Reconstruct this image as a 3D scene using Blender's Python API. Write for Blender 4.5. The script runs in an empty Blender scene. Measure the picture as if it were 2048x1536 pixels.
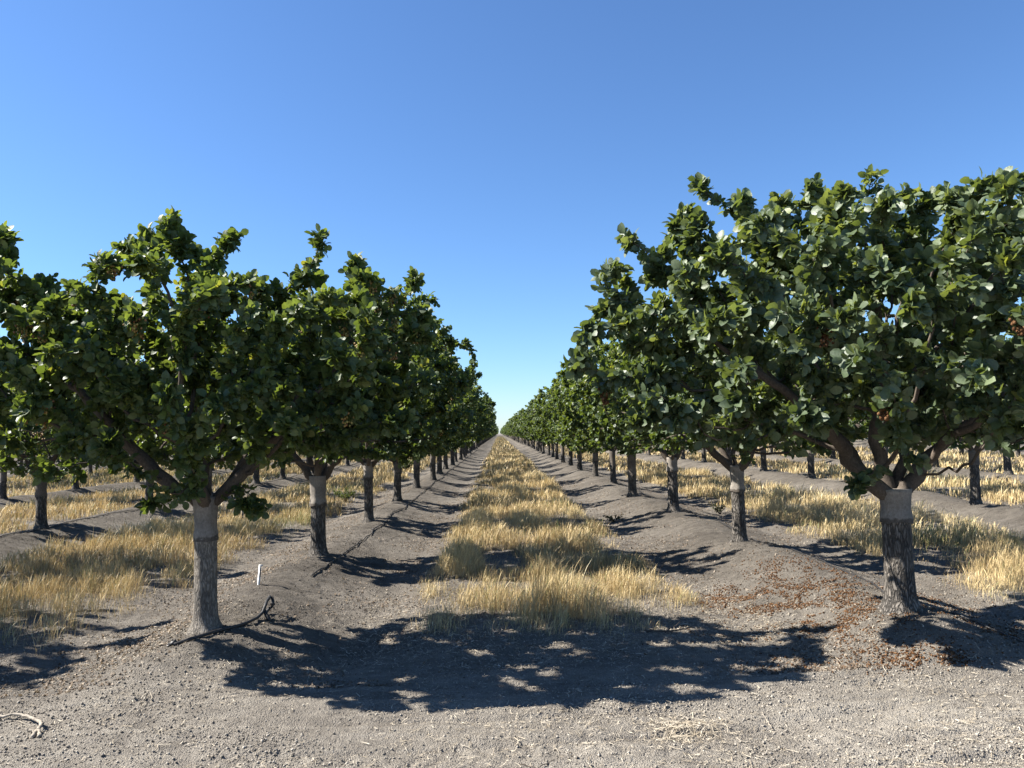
import bpy, math, random
import numpy as np
from mathutils import Vector, Matrix

random.seed(7)
SC = bpy.context.scene
COL = SC.collection
R = np.random.default_rng(11)

# ------------------------------------------------------------------ helpers
def nrm(v):
    return v / np.maximum(np.linalg.norm(v, axis=-1, keepdims=True), 1e-9)

def _hash(ix, iy, seed):
    h = (ix.astype(np.int64) * 374761393 + iy.astype(np.int64) * 668265263 + seed * 1442695041) & 0xFFFFFFFF
    h = ((h ^ (h >> 13)) * 1274126177) & 0xFFFFFFFF
    h = h ^ (h >> 16)
    return (h & 0xFFFF) / 65535.0

def vnoise(x, y, seed=0):
    x = np.asarray(x, float); y = np.asarray(y, float)
    ix = np.floor(x); iy = np.floor(y)
    fx = x - ix; fy = y - iy
    fx = fx * fx * (3 - 2 * fx); fy = fy * fy * (3 - 2 * fy)
    a = _hash(ix, iy, seed); b = _hash(ix + 1, iy, seed)
    c = _hash(ix, iy + 1, seed); d = _hash(ix + 1, iy + 1, seed)
    return (a * (1 - fx) + b * fx) * (1 - fy) + (c * (1 - fx) + d * fx) * fy * 1.0

def fbm(x, y, seed=0, oct=3):
    s = 0; a = 1; t = 0
    for o in range(oct):
        s = s + a * vnoise(x * 2 ** o + 17.3 * o, y * 2 ** o - 9.1 * o, seed + o * 31); t += a; a *= .5
    return s / t

def sstep(a, b, x):
    t = np.clip((np.asarray(x, float) - a) / (b - a), 0, 1)
    return t * t * (3 - 2 * t)

def mesh_np(name, V, loops, starts, totals, mats, smooth=True, tint=None, midx=None):
    me = bpy.data.meshes.new(name)
    V = np.ascontiguousarray(V, np.float32)
    me.vertices.add(len(V)); me.vertices.foreach_set('co', V.ravel())
    me.loops.add(len(loops)); me.loops.foreach_set('vertex_index', np.ascontiguousarray(loops, np.int32))
    me.polygons.add(len(starts))
    me.polygons.foreach_set('loop_start', np.ascontiguousarray(starts, np.int32))
    me.polygons.foreach_set('loop_total', np.ascontiguousarray(totals, np.int32))
    if smooth:
        me.polygons.foreach_set('use_smooth', np.ones(len(starts), bool))
    if midx is not None:
        me.polygons.foreach_set('material_index', np.ascontiguousarray(midx, np.int32))
    if tint is not None:
        at = me.attributes.new('tint', 'FLOAT', 'POINT')
        at.data.foreach_set('value', np.ascontiguousarray(tint, np.float32))
    for m in (mats if isinstance(mats, (list, tuple)) else [mats]):
        me.materials.append(m)
    me.update(calc_edges=True)
    me.validate()
    return me

class Faces:
    """collects vertices and faces (python lists of any size)"""
    def __init__(s):
        s.V = []; s.L = []; s.T = []; s.n = 0; s.tint = []
    def add(s, verts, faces, tint=0.5):
        for f in faces:
            s.L.extend(i + s.n for i in f); s.T.append(len(f))
        s.V.append(np.asarray(verts, float)); s.n += len(verts)
        s.tint.append(np.full(len(verts), tint) if np.isscalar(tint) else np.asarray(tint))
    def mesh(s, name, mat, smooth=True):
        T = np.array(s.T); st = np.concatenate([[0], np.cumsum(T)[:-1]])
        return mesh_np(name, np.concatenate(s.V), s.L, st, T, mat, smooth, np.concatenate(s.tint))

def obj(name, me, parent=None, loc=None):
    o = bpy.data.objects.new(name, me); COL.objects.link(o)
    if parent is not None: o.parent = parent
    if loc is not None: o.location = loc
    return o

def empty(name, loc, rz=0.0, s=1.0):
    o = bpy.data.objects.new(name, None); COL.objects.link(o)
    o.empty_display_size = .3
    o.location = loc; o.rotation_euler = (0, 0, rz); o.scale = (s, s, s)
    return o

def tag(o, label=None, cat=None, group=None, kind=None):
    if label: o['label'] = label
    if cat: o['category'] = cat
    if group: o['group'] = group
    if kind: o['kind'] = kind
    return o

def tube(F, pts, rad, sides=6, cap=True, tint=.5, rough=0., rng=None):
    pts = np.asarray(pts, float); n = len(pts)
    rad = np.broadcast_to(np.asarray(rad, float), (n,))
    tg = np.zeros_like(pts); tg[1:-1] = pts[2:] - pts[:-2]; tg[0] = pts[1] - pts[0]; tg[-1] = pts[-1] - pts[-2]
    tg = nrm(tg)
    ref = np.array([1., 0, 0]) if abs(tg[0][0]) < .8 else np.array([0, 1., 0])
    u = nrm(ref - tg[0] * np.dot(ref, tg[0]))
    ang = np.arange(sides) * 2 * math.pi / sides
    ca, sa = np.cos(ang)[:, None], np.sin(ang)[:, None]
    V = []
    for i in range(n):
        u = u - tg[i] * np.dot(u, tg[i]); u = u / max(np.linalg.norm(u), 1e-9)
        w = np.cross(tg[i], u)
        r = rad[i]
        if rough and rng is not None:
            r = r * (1 + rough * rng.uniform(-1, 1, (sides, 1)))
        V.append(pts[i] + r * (ca * u + sa * w))
    V = np.concatenate(V)
    fs = []
    for i in range(n - 1):
        for k in range(sides):
            k2 = (k + 1) % sides
            fs.append((i * sides + k, i * sides + k2, (i + 1) * sides + k2, (i + 1) * sides + k))
    if cap:
        fs.append(tuple(range(sides))[::-1]); fs.append(tuple((n - 1) * sides + k for k in range(sides)))
    F.add(V, fs, tint)

# ------------------------------------------------------------------ materials
def newmat(name):
    m = bpy.data.materials.new(name); m.use_nodes = True
    nt = m.node_tree; nt.nodes.clear()
    return m, nt, nt.nodes, nt.links

def ramp(nd, stops):
    r = nd.new('ShaderNodeValToRGB')
    e = r.color_ramp.elements
    while len(e) < len(stops): e.new(.5)
    for i, (p, c) in enumerate(stops):
        e[i].position = p; e[i].color = (*c, 1)
    return r

def leafmat(name, stops, transl, rough=.38, spec=.5, tmul=(1.9, 1.75, .55), hue=.0):
    m, nt, nd, ln = newmat(name)
    at = nd.new('ShaderNodeAttribute'); at.attribute_name = 'tint'
    rp = ramp(nd, stops); ln.new(at.outputs['Fac'], rp.inputs['Fac'])
    tc = nd.new('ShaderNodeTexCoord')
    nz = nd.new('ShaderNodeTexNoise'); nz.inputs['Scale'].default_value = 55; nz.inputs['Detail'].default_value = 2
    ln.new(tc.outputs['Object'], nz.inputs['Vector'])
    mx = nd.new('ShaderNodeMixRGB'); mx.blend_type = 'MULTIPLY'; mx.inputs['Fac'].default_value = .5
    g = ramp(nd, [(0.3, (.62, .62, .62)), (.7, (1.25, 1.25, 1.25))]); ln.new(nz.outputs['Fac'], g.inputs['Fac'])
    ln.new(rp.outputs['Color'], mx.inputs['Color1']); ln.new(g.outputs['Color'], mx.inputs['Color2'])
    p = nd.new('ShaderNodeBsdfPrincipled')
    ln.new(mx.outputs['Color'], p.inputs['Base Color'])
    p.inputs['Roughness'].default_value = rough; p.inputs['Specular IOR Level'].default_value = spec
    t = nd.new('ShaderNodeBsdfTranslucent')
    tm = nd.new('ShaderNodeMixRGB'); tm.blend_type = 'MULTIPLY'; tm.inputs['Fac'].default_value = 1
    tm.inputs['Color2'].default_value = (*tmul, 1); ln.new(mx.outputs['Color'], tm.inputs['Color1'])
    ln.new(tm.outputs['Color'], t.inputs['Color'])
    ms = nd.new('ShaderNodeMixShader'); ms.inputs['Fac'].default_value = transl
    ln.new(p.outputs[0], ms.inputs[1]); ln.new(t.outputs[0], ms.inputs[2])
    bp = nd.new('ShaderNodeBump'); bp.inputs['Strength'].default_value = .25; bp.inputs['Distance'].default_value = .01
    ln.new(nz.outputs['Fac'], bp.inputs['Height']); ln.new(bp.outputs[0], p.inputs['Normal'])
    out = nd.new('ShaderNodeOutputMaterial'); ln.new(ms.outputs[0], out.inputs['Surface'])
    return m

def barkmat(name, c1, c2, scale, strength, stretch=.22, fiss=True, crack=.92, blend=False):
    m, nt, nd, ln = newmat(name)
    tc = nd.new('ShaderNodeTexCoord'); mp = nd.new('ShaderNodeMapping')
    mp.inputs['Scale'].default_value = (1, 1, stretch); ln.new(tc.outputs['Object'], mp.inputs['Vector'])
    nz0 = nd.new('ShaderNodeTexNoise'); nz0.inputs['Scale'].default_value = scale * .6; nz0.inputs['Detail'].default_value = 4
    ln.new(mp.outputs[0], nz0.inputs['Vector'])
    dm = nd.new('ShaderNodeMixRGB'); dm.inputs['Fac'].default_value = .08
    ln.new(mp.outputs[0], dm.inputs['Color1']); ln.new(nz0.outputs['Color'], dm.inputs['Color2'])
    vo = nd.new('ShaderNodeTexVoronoi'); vo.feature = 'DISTANCE_TO_EDGE'; vo.inputs['Scale'].default_value = scale
    ln.new(dm.outputs[0], vo.inputs['Vector'])
    nz = nd.new('ShaderNodeTexNoise'); nz.inputs['Scale'].default_value = scale * 2.2; nz.inputs['Detail'].default_value = 6
    nz.inputs['Roughness'].default_value = .7
    ln.new(mp.outputs[0], nz.inputs['Vector'])
    cr = ramp(nd, [(0.0, (.10, .10, .10)), (.10, (.45, .45, .45)), (.24, (1, 1, 1))] if fiss else [(0, (.8, .8, .8)), (.05, (1, 1, 1))])
    ln.new(vo.outputs['Distance'], cr.inputs['Fac'])
    base = ramp(nd, [(.3, c1), (.7, c2)]); ln.new(nz.outputs['Fac'], base.inputs['Fac'])
    nzl = nd.new('ShaderNodeTexNoise'); nzl.inputs['Scale'].default_value = 4.0; nzl.inputs['Detail'].default_value = 3
    ln.new(tc.outputs['Object'], nzl.inputs['Vector'])
    gl = ramp(nd, [(.35, (.7, .7, .7)), (.65, (1.2, 1.17, 1.12))]); ln.new(nzl.outputs['Fac'], gl.inputs['Fac'])
    m1 = nd.new('ShaderNodeMixRGB'); m1.blend_type = 'MULTIPLY'; m1.inputs['Fac'].default_value = crack if fiss else .5
    ln.new(base.outputs[0], m1.inputs['Color1']); ln.new(cr.outputs[0], m1.inputs['Color2'])
    m2 = nd.new('ShaderNodeMixRGB'); m2.blend_type = 'MULTIPLY'; m2.inputs['Fac'].default_value = 1
    ln.new(m1.outputs[0], m2.inputs['Color1']); ln.new(gl.outputs[0], m2.inputs['Color2'])
    p = nd.new('ShaderNodeBsdfPrincipled'); p.inputs['Roughness'].default_value = .9
    p.inputs['Specular IOR Level'].default_value = .2
    if blend:     # rough old bark creeping up over the smooth bark above the graft
        at = nd.new('ShaderNodeAttribute'); at.attribute_name = 'tint'
        ad0 = nd.new('ShaderNodeMath'); ad0.operation = 'MULTIPLY_ADD'; ad0.inputs[1].default_value = 1.0
        sb = nd.new('ShaderNodeMath'); sb.operation = 'MULTIPLY_ADD'; sb.inputs[1].default_value = 1.6; sb.inputs[2].default_value = -.8
        ln.new(nz0.outputs['Fac'], sb.inputs[0]); ln.new(at.outputs['Fac'], ad0.inputs[0]); ln.new(sb.outputs[0], ad0.inputs[2])
        br = ramp(nd, [(.32, (.42, .40, .385)), (.62, (1, 1, 1))]); ln.new(ad0.outputs[0], br.inputs['Fac'])
        m3 = nd.new('ShaderNodeMixRGB'); m3.blend_type = 'MULTIPLY'; m3.inputs['Fac'].default_value = 1
        ln.new(m2.outputs[0], m3.inputs['Color1']); ln.new(br.outputs[0], m3.inputs['Color2']); m2 = m3
    ln.new(m2.outputs[0], p.inputs['Base Color'])
    ad = nd.new('ShaderNodeMath'); ad.operation = 'ADD'
    mu = nd.new('ShaderNodeMath'); mu.operation = 'MULTIPLY'; mu.inputs[1].default_value = .35
    ln.new(nz.outputs['Fac'], mu.inputs[0]); ln.new(cr.outputs[0], ad.inputs[0]); ln.new(mu.outputs[0], ad.inputs[1])
    bp = nd.new('ShaderNodeBump'); bp.inputs['Strength'].default_value = strength; bp.inputs['Distance'].default_value = .02 if fiss else .01
    ln.new(ad.outputs[0], bp.inputs['Height']); ln.new(bp.outputs[0], p.inputs['Normal'])
    out = nd.new('ShaderNodeOutputMaterial'); ln.new(p.outputs[0], out.inputs['Surface'])
    return m

def tintmat(name, stops, rough=.85, spec=.2, transl=0., coat=0., tmul=(1.2, 1.1, .8)):
    m, nt, nd, ln = newmat(name)
    at = nd.new('ShaderNodeAttribute'); at.attribute_name = 'tint'
    rp = ramp(nd, stops); ln.new(at.outputs['Fac'], rp.inputs['Fac'])
    p = nd.new('ShaderNodeBsdfPrincipled'); ln.new(rp.outputs[0], p.inputs['Base Color'])
    p.inputs['Roughness'].default_value = rough; p.inputs['Specular IOR Level'].default_value = spec
    out = nd.new('ShaderNodeOutputMaterial')
    if transl:
        t = nd.new('ShaderNodeBsdfTranslucent')
        tm = nd.new('ShaderNodeMixRGB'); tm.blend_type = 'MULTIPLY'; tm.inputs['Fac'].default_value = 1
        tm.inputs['Color2'].default_value = (*tmul, 1)
        ln.new(rp.outputs[0], tm.inputs['Color1']); ln.new(tm.outputs[0], t.inputs['Color'])
        ms = nd.new('ShaderNodeMixShader'); ms.inputs['Fac'].default_value = transl
        ln.new(p.outputs[0], ms.inputs[1]); ln.new(t.outputs[0], ms.inputs[2]); ln.new(ms.outputs[0], out.inputs['Surface'])
    else:
        ln.new(p.outputs[0], out.inputs['Surface'])
    return m

def plainmat(name, col, rough, spec=.4, noise=.3, scale=40, bump=.2):
    m, nt, nd, ln = newmat(name)
    tc = nd.new('ShaderNodeTexCoord')
    nz = nd.new('ShaderNodeTexNoise'); nz.inputs['Scale'].default_value = scale; nz.inputs['Detail'].default_value = 4
    ln.new(tc.outputs['Object'], nz.inputs['Vector'])
    a = tuple(c * (1 - noise) for c in col); b = tuple(min(1, c * (1 + noise)) for c in col)
    rp = ramp(nd, [(.3, a), (.7, b)]); ln.new(nz.outputs['Fac'], rp.inputs['Fac'])
    p = nd.new('ShaderNodeBsdfPrincipled'); ln.new(rp.outputs[0], p.inputs['Base Color'])
    p.inputs['Roughness'].default_value = rough; p.inputs['Specular IOR Level'].default_value = spec
    bp = nd.new('ShaderNodeBump'); bp.inputs['Strength'].default_value = bump; bp.inputs['Distance'].default_value = .005
    ln.new(nz.outputs['Fac'], bp.inputs['Height']); ln.new(bp.outputs[0], p.inputs['Normal'])
    out = nd.new('ShaderNodeOutputMaterial'); ln.new(p.outputs[0], out.inputs['Surface'])
    return m

def soilmat():
    m, nt, nd, ln = newmat('orchard_soil')
    tc = nd.new('ShaderNodeTexCoord')
    def noise(scale, det=4, rough=.6, sc=None):
        n = nd.new('ShaderNodeTexNoise'); n.inputs['Scale'].default_value = scale
        n.inputs['Detail'].default_value = det; n.inputs['Roughness'].default_value = rough
        if sc:
            mp = nd.new('ShaderNodeMapping'); mp.inputs['Scale'].default_value = sc
            ln.new(tc.outputs['Object'], mp.inputs['Vector']); ln.new(mp.outputs[0], n.inputs['Vector'])
        else: ln.new(tc.outputs['Object'], n.inputs['Vector'])
        return n
    big = noise(.55, 5); fine = noise(70, 6, .75); mid = noise(6, 5, .65)
    streak = noise(2.2, 4, .6, (.35, 2.6, 1))
    at = nd.new('ShaderNodeAttribute'); at.attribute_name = 'tint'    # 0 dark moist berm soil .. 1 dusty trodden soil
    c = ramp(nd, [(0, SOIL[0]), (.5, SOIL[1]), (1, SOIL[2])])
    def mth(op, a, b):
        n = nd.new('ShaderNodeMath'); n.operation = op
        for i, v in enumerate((a, b)):
            if isinstance(v, (int, float)): n.inputs[i].default_value = v
            else: ln.new(v, n.inputs[i])
        return n.outputs[0]
    f = mth('ADD', at.outputs['Fac'], mth('MULTIPLY', mth('SUBTRACT', big.outputs['Fac'], .5), .7))
    f = mth('ADD', f, mth('MULTIPLY', mth('SUBTRACT', mid.outputs['Fac'], .5), .8))
    f = mth('ADD', f, mth('MULTIPLY', mth('SUBTRACT', streak.outputs['Fac'], .5), .5))
    f = mth('ADD', f, mth('MULTIPLY', mth('SUBTRACT', fine.outputs['Fac'], .5), 1.1))
    ln.new(f, c.inputs['Fac'])
    vo = nd.new('ShaderNodeTexVoronoi'); vo.inputs['Scale'].default_value = 120; ln.new(tc.outputs['Object'], vo.inputs['Vector'])
    vo2 = nd.new('ShaderNodeTexVoronoi'); vo2.inputs['Scale'].default_value = 55; ln.new(tc.outputs['Object'], vo2.inputs['Vector'])
    h = mth('SUBTRACT', fine.outputs['Fac'], mth('MULTIPLY', vo.outputs['Distance'], .8))
    h = mth('SUBTRACT', h, mth('MULTIPLY', vo2.outputs['Distance'], .7))
    h = mth('ADD', h, mth('MULTIPLY', mid.outputs['Fac'], 1.2))
    p = nd.new('ShaderNodeBsdfPrincipled'); p.inputs['Roughness'].default_value = .95; p.inputs['Specular IOR Level'].default_value = .12
    ln.new(c.outputs[0], p.inputs['Base Color'])
    bp = nd.new('ShaderNodeBump'); bp.inputs['Strength'].default_value = .9; bp.inputs['Distance'].default_value = .018
    ln.new(h, bp.inputs['Height']); ln.new(bp.outputs[0], p.inputs['Normal'])
    out = nd.new('ShaderNodeOutputMaterial'); ln.new(p.outputs[0], out.inputs['Surface'])
    return m

SOIL = [(.074, .064, .053), (.175, .155, .130), (.33, .298, .250)]
M = {}
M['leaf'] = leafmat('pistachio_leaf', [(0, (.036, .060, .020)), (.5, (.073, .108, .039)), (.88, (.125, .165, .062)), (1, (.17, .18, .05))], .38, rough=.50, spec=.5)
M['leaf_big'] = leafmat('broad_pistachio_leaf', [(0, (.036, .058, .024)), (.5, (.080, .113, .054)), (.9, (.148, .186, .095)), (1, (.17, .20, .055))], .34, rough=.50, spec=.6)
M['bark_dark'] = barkmat('rootstock_bark', (.10, .09, .08), (.25, .226, .20), 32, 1.0, stretch=.24, crack=.8)
M['bark_grey'] = barkmat('grey_rootstock_bark', (.155, .138, .118), (.30, .27, .232), 40, .6, stretch=.24, crack=.62)
M['bark_pale'] = barkmat('scion_bark', (.15, .134, .118), (.27, .245, .218), 24, .5, stretch=.7, fiss=False, blend=True)
M['bark_mid'] = barkmat('mid_scion_bark', (.085, .072, .062), (.18, .158, .138), 24, .35, stretch=.9, fiss=False)
M['bark_limb'] = barkmat('limb_bark', (.055, .044, .036), (.125, .104, .085), 26, .5, stretch=.6, fiss=False)
M['soil'] = soilmat()
M['clod'] = tintmat('soil_crumb', [(0, SOIL[0]), (.5, SOIL[1]), (1, tuple(c * 1.1 for c in SOIL[2]))], .95, .1)
M['grass'] = tintmat('dry_grass_blade', [(0, (.17, .125, .072)), (.35, (.40, .30, .150)), (.72, (.63, .495, .26)), (.85, (.70, .60, .38)), (.86, (.13, .145, .05)), (1, (.22, .225, .08))], .55, .3, .16, tmul=(1.1, 1.02, .85))
M['straw'] = tintmat('straw_bits', [(0, (.12, .095, .065)), (.5, (.30, .25, .18)), (1, (.52, .46, .36))], .7, .2)
M['litter'] = tintmat('dry_leaf_bits', [(0, (.075, .052, .034)), (.5, (.17, .13, .095)), (1, (.32, .275, .22))], .75, .2, .15)
M['catkin'] = tintmat('dried_catkin', [(0, (.040, .019, .009)), (.5, (.098, .048, .021)), (1, (.16, .088, .044))], .9, .1)
M['nut'] = tintmat('ripening_nut', [(0, (.16, .06, .028)), (.45, (.25, .16, .045)), (1, (.28, .25, .07))], .5, .4)
M['hose'] = plainmat('black_hose_plastic', (.022, .020, .019), .5, .45, .5, 60)
M['white_plastic'] = plainmat('white_stake_plastic', (.60, .60, .59), .45, .4, .12, 30, .05)
M['grey_mark'] = plainmat('dark_stake_mark', (.06, .06, .065), .5, .3, .2, 60, .05)
M['dead_wood'] = plainmat('bleached_dead_wood', (.26, .225, .18), .85, .2, .35, 45, .6)
M['dark_wood'] = plainmat('dark_dead_wood', (.07, .056, .045), .9, .2, .35, 45, .6)
M['weed'] = leafmat('weed_leaf', [(0, (.03, .028, .015)), (.5, (.055, .055, .024)), (1, (.075, .095, .036))], .25)
M['green_weed'] = leafmat('green_weed_leaf', [(0, (.04, .06, .026)), (.5, (.07, .095, .042)), (1, (.12, .14, .066))], .3, rough=.6, spec=.2)

# ------------------------------------------------------------------ camera (solved from the trunk bases in the photograph)
FPX, VX, VY, ROLL, H = 1540.0, 997.5, 866.4, .023, 1.872
SP, XL, XR, Y0 = 4.88, -2.892, 3.934, 7.71
cam = bpy.data.cameras.new('camera'); co = bpy.data.objects.new('camera', cam); COL.objects.link(co)
cam.sensor_width = 36; cam.lens = 36 * FPX / 2048; cam.clip_start = .05; cam.clip_end = 6000
d = nrm(np.array([(VX - 1024) / FPX, -(VY - 768) / FPX, -1.]))
up = np.array([-math.sin(ROLL), math.cos(ROLL), 0]); up = nrm(up - d * up.dot(d))
xr = np.cross(d, up)
Mw = np.stack([xr, d, up], axis=1)        # world -> camera
rot = Matrix(Mw.T.tolist())
co.matrix_world = Matrix.Translation((0, 0, H)) @ rot.to_4x4()
SC.camera = co

def inv(px, py, h=0.0):
    """photo pixel -> point of the ground plane z=h"""
    c = nrm(np.array([(px - 1024) / FPX, -(py - 768) / FPX, -1.]))
    w = Mw.T @ c
    t = (h - H) / w[2]
    return w[0] * t, w[1] * t

# ------------------------------------------------------------------ ground
ROWS = [XL - 7.3 - 7.1 * i for i in range(40)][::-1] + [XL, XR] + [XR + 7.15 + 7.1 * i for i in range(40)]
ROWS = np.array(ROWS)

def row_dist(x):
    x = np.asarray(x, float)
    i = np.clip(np.searchsorted(ROWS, x), 1, len(ROWS) - 1)
    a = x - ROWS[i - 1]; b = ROWS[i] - x
    return np.where(a < b, a, -b), np.where(a < b, i - 1, i)

def ground_z(x, y, fine=True):
    x = np.asarray(x, float); y = np.asarray(y, float)
    dd, ri = row_dist(x)
    tap = sstep(6.0, 7.35, y + .25 * (vnoise(x * .9, y * 0 + 3, 5) - .5))
    lump = .72 + .62 * vnoise(y * .62 + ri * 7.7, x * .25, 3)
    lump = np.where(np.abs((y - Y0 + SP / 2) % SP - SP / 2) < 1.0, np.minimum(lump, 1.08), lump)
    wob = .22 * (vnoise(y * .5, ri * 3.1, 8) - .5)
    prof = np.exp(-((np.abs(dd + wob)) / .68) ** 2.3)
    z = -.20 + .215 * prof * lump * tap
    z = z - .05 * np.exp(-((np.abs(dd) - 1.45) / .35) ** 2) * tap
    # hump between the first and second tree of the row on the right
    z = z + .10 * np.exp(-(((x - 3.8) / .6) ** 2 + ((y - 10.2) / .8) ** 2))
    z = z + .05 * (fbm(x * .55, y * .55, 21, 2) - .5)
    if fine:
        far = 1 - sstep(16, 45, y)
        # scallops running down the flanks of the berms
        z = z + far * .06 * (vnoise(y * 2.1 + ri * 5, dd * .8, 77) - .5) * np.exp(-((np.abs(dd) - .75) / .45) ** 2) * tap
        z = z + far * (.050 * (fbm(x * 2.2, y * 2.6, 41, 3) - .5) + (.034 - .016 * (1 - sstep(6.3, 7.3, y))) * (fbm(x * 8, y * 10, 55, 3) - .5))
        # drag marks across the headland
        hd = 1 - sstep(6.2, 7.2, y)
        z = z + hd * .034 * (fbm(x * .55 + y * .4, (y - .10 * x + .15 * np.sin(x * .7)) * 7.5, 63, 2) - .5)
        rd = 1 - np.abs(2 * vnoise(x * .22 + 5, (y - .085 * x + .10 * np.sin(x * .8 + 1)) * 5.5, 67) - 1)
        z = z - hd * .026 * np.clip((rd - .72) / .28, 0, 1)
        tr = (y - 5.15 - .06 * x) / .16
        z = z - hd * .018 * np.exp(-tr ** 4) * (.55 + .45 * np.sign(np.sin((x + .5 * np.abs(y - 5.15)) * 42)) * .6)
        z = z + far * .009 * (vnoise(x * 27, y * 27, 91) - .5)
    return z

def soil_tint(x, y):
    dd, ri = row_dist(x)
    t = .40 + .24 * (1 - sstep(5.4, 7.6, y)) - .24 * np.exp(-(np.abs(dd) / 1.0) ** 2) * sstep(6.3, 7.8, y)
    t = t + .12 * sstep(.3, 3.5, x) * (1 - sstep(8, 12, y))
    return t + .2 * (fbm(x * .8, y * .8, 7, 3) - .5)

def axis(segs):
    out = []
    for a, b, s0, s1 in segs:
        v = a; L = b - a
        while v < b:
            out.append(v); t = (v - a) / L
            v += s0 * (s1 / s0) ** t
    out.append(segs[-1][1])
    return np.array(out)

ys = axis([(-40, 0, 4, .8), (0, 4.0, .5, .03), (4.0, 9.5, .019, .019), (9.5, 20, .019, .07), (20, 60, .07, .5), (60, 300, .5, 8), (300, 4500, 8, 300)])
xh = axis([(0, 6.0, .022, .024), (6.0, 14, .03, .12), (14, 40, .12, .7), (40, 300, .7, 20), (300, 4500, 20, 400)])
xs = np.concatenate([-xh[::-1][:-1], xh])
X, Y = np.meshgrid(xs, ys)
Zg = ground_z(X.ravel(), Y.ravel())
nx, ny = len(xs), len(ys)
idx = np.arange(nx * ny).reshape(ny, nx)
q = np.stack([idx[:-1, :-1], idx[:-1, 1:], idx[1:, 1:], idx[1:, :-1]], -1).reshape(-1, 4)
gm = mesh_np('ground', np.stack([X.ravel(), Y.ravel(), Zg], 1), q.ravel(), np.arange(len(q)) * 4, np.full(len(q), 4), M['soil'], True, soil_tint(X.ravel(), Y.ravel()))
tag(obj('ground', gm), 'grey brown orchard soil heaped into low berms along the tree rows', kind='structure')
print('ground', nx, ny, nx * ny)

# ------------------------------------------------------------------ leaves
LEAF_HI = dict(u=[.0, .16, .45, .76, 1.0], w=[.0, .27, .40, .29, 0.], mid=True)

def build_leaves(pos, axis_, nor, L, rng, hi=True, aspect=1.0):
    """one mesh of many curved, folded ovate leaflets"""
    n = len(pos)
    a = nrm(axis_); nn = nrm(nor - a * (nor * a).sum(1, keepdims=True)); s = np.cross(a, nn)
    fold = rng.uniform(.05, .55, n); curl = rng.uniform(-.05, .42, n); twist = rng.uniform(-.25, .25, n)
    wm = rng.uniform(.88, 1.1, n) * aspect
    if hi:
        u = np.array([0, .15, .15, .15, .47, .47, .47, .82, .82, .82, 1.0])
        w = np.array([0, -.26, 0, .26, -.41, 0, .41, -.29, 0, .29, 0])
        faces = [(0, 2, 1), (0, 3, 2), (1, 2, 5, 4), (2, 3, 6, 5), (4, 5, 8, 7), (5, 6, 9, 8), (7, 8, 10), (8, 9, 10)]
    else:
        u = np.array([0, .36, .36, .36, .75, .75, 1.0])
        w = np.array([0, -.38, 0, .38, -.28, .28, 0])
        faces = [(0, 2, 1), (0, 3, 2), (1, 2, 6, 4), (2, 3, 5, 6)]
    U = u[None, :, None] * L[:, None, None]
    W = (w[None, :] * wm[:, None] * L[:, None])[..., None]
    N = (np.abs(w)[None, :] * fold[:, None] * L[:, None] - (u ** 2)[None, :] * curl[:, None] * L[:, None]
         + w[None, :] * u[None, :] * twist[:, None] * L[:, None])[..., None]
    V = pos[:, None, :] + U * a[:, None, :] + W * s[:, None, :] + N * nn[:, None, :]
    k = len(u)
    loops = np.concatenate([np.array(f) for f in faces]); tot = np.array([len(f) for f in faces])
    LL = (np.arange(n)[:, None] * k + loops[None, :]).ravel()
    TT = np.tile(tot, n); ST = np.concatenate([[0], np.cumsum(TT)[:-1]])
    return V.reshape(-1, 3), LL, ST, TT, k

# ------------------------------------------------------------------ tree skeleton by space colonisation
def envelope_points(rng, n, rx, ry, z0, z1, seed, shell=.38):
    pts = []
    while len(pts) < n:
        m = 4000
        p = rng.uniform(-1, 1, (m, 3)); p[:, 2] = rng.uniform(0, 1, m)
        az = np.arctan2(p[:, 1], p[:, 0]); t = p[:, 2]; rr = np.hypot(p[:, 0], p[:, 1])
        lim = np.interp(t, [0, .08, .24, .50, .78, .92, 1.0], [.50, .78, .96, 1.0, .95, .80, .48])
        lim = lim * (.86 + .32 * vnoise((az + math.pi) * 2.1 + seed, t * 3.2, seed))
        top = .84 + .18 * vnoise(p[:, 0] * 2.6 + seed, p[:, 1] * 2.6, seed + 3)
        hollow = (rr < .38 * lim) & (t < .16)
        keep = (rr < lim) & (t < top) & ~hollow
        depth = np.minimum((lim - rr) / np.maximum(lim, .1), np.maximum(top - t, 0) * 1.6)
        keep &= (depth < .38) | (rng.uniform(0, 1, m) > shell)
        q = p[keep]
        pts.extend(np.stack([q[:, 0] * rx, q[:, 1] * ry, z0 + q[:, 2] * (z1 - z0)], 1))
    return np.array(pts[:n])

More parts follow.
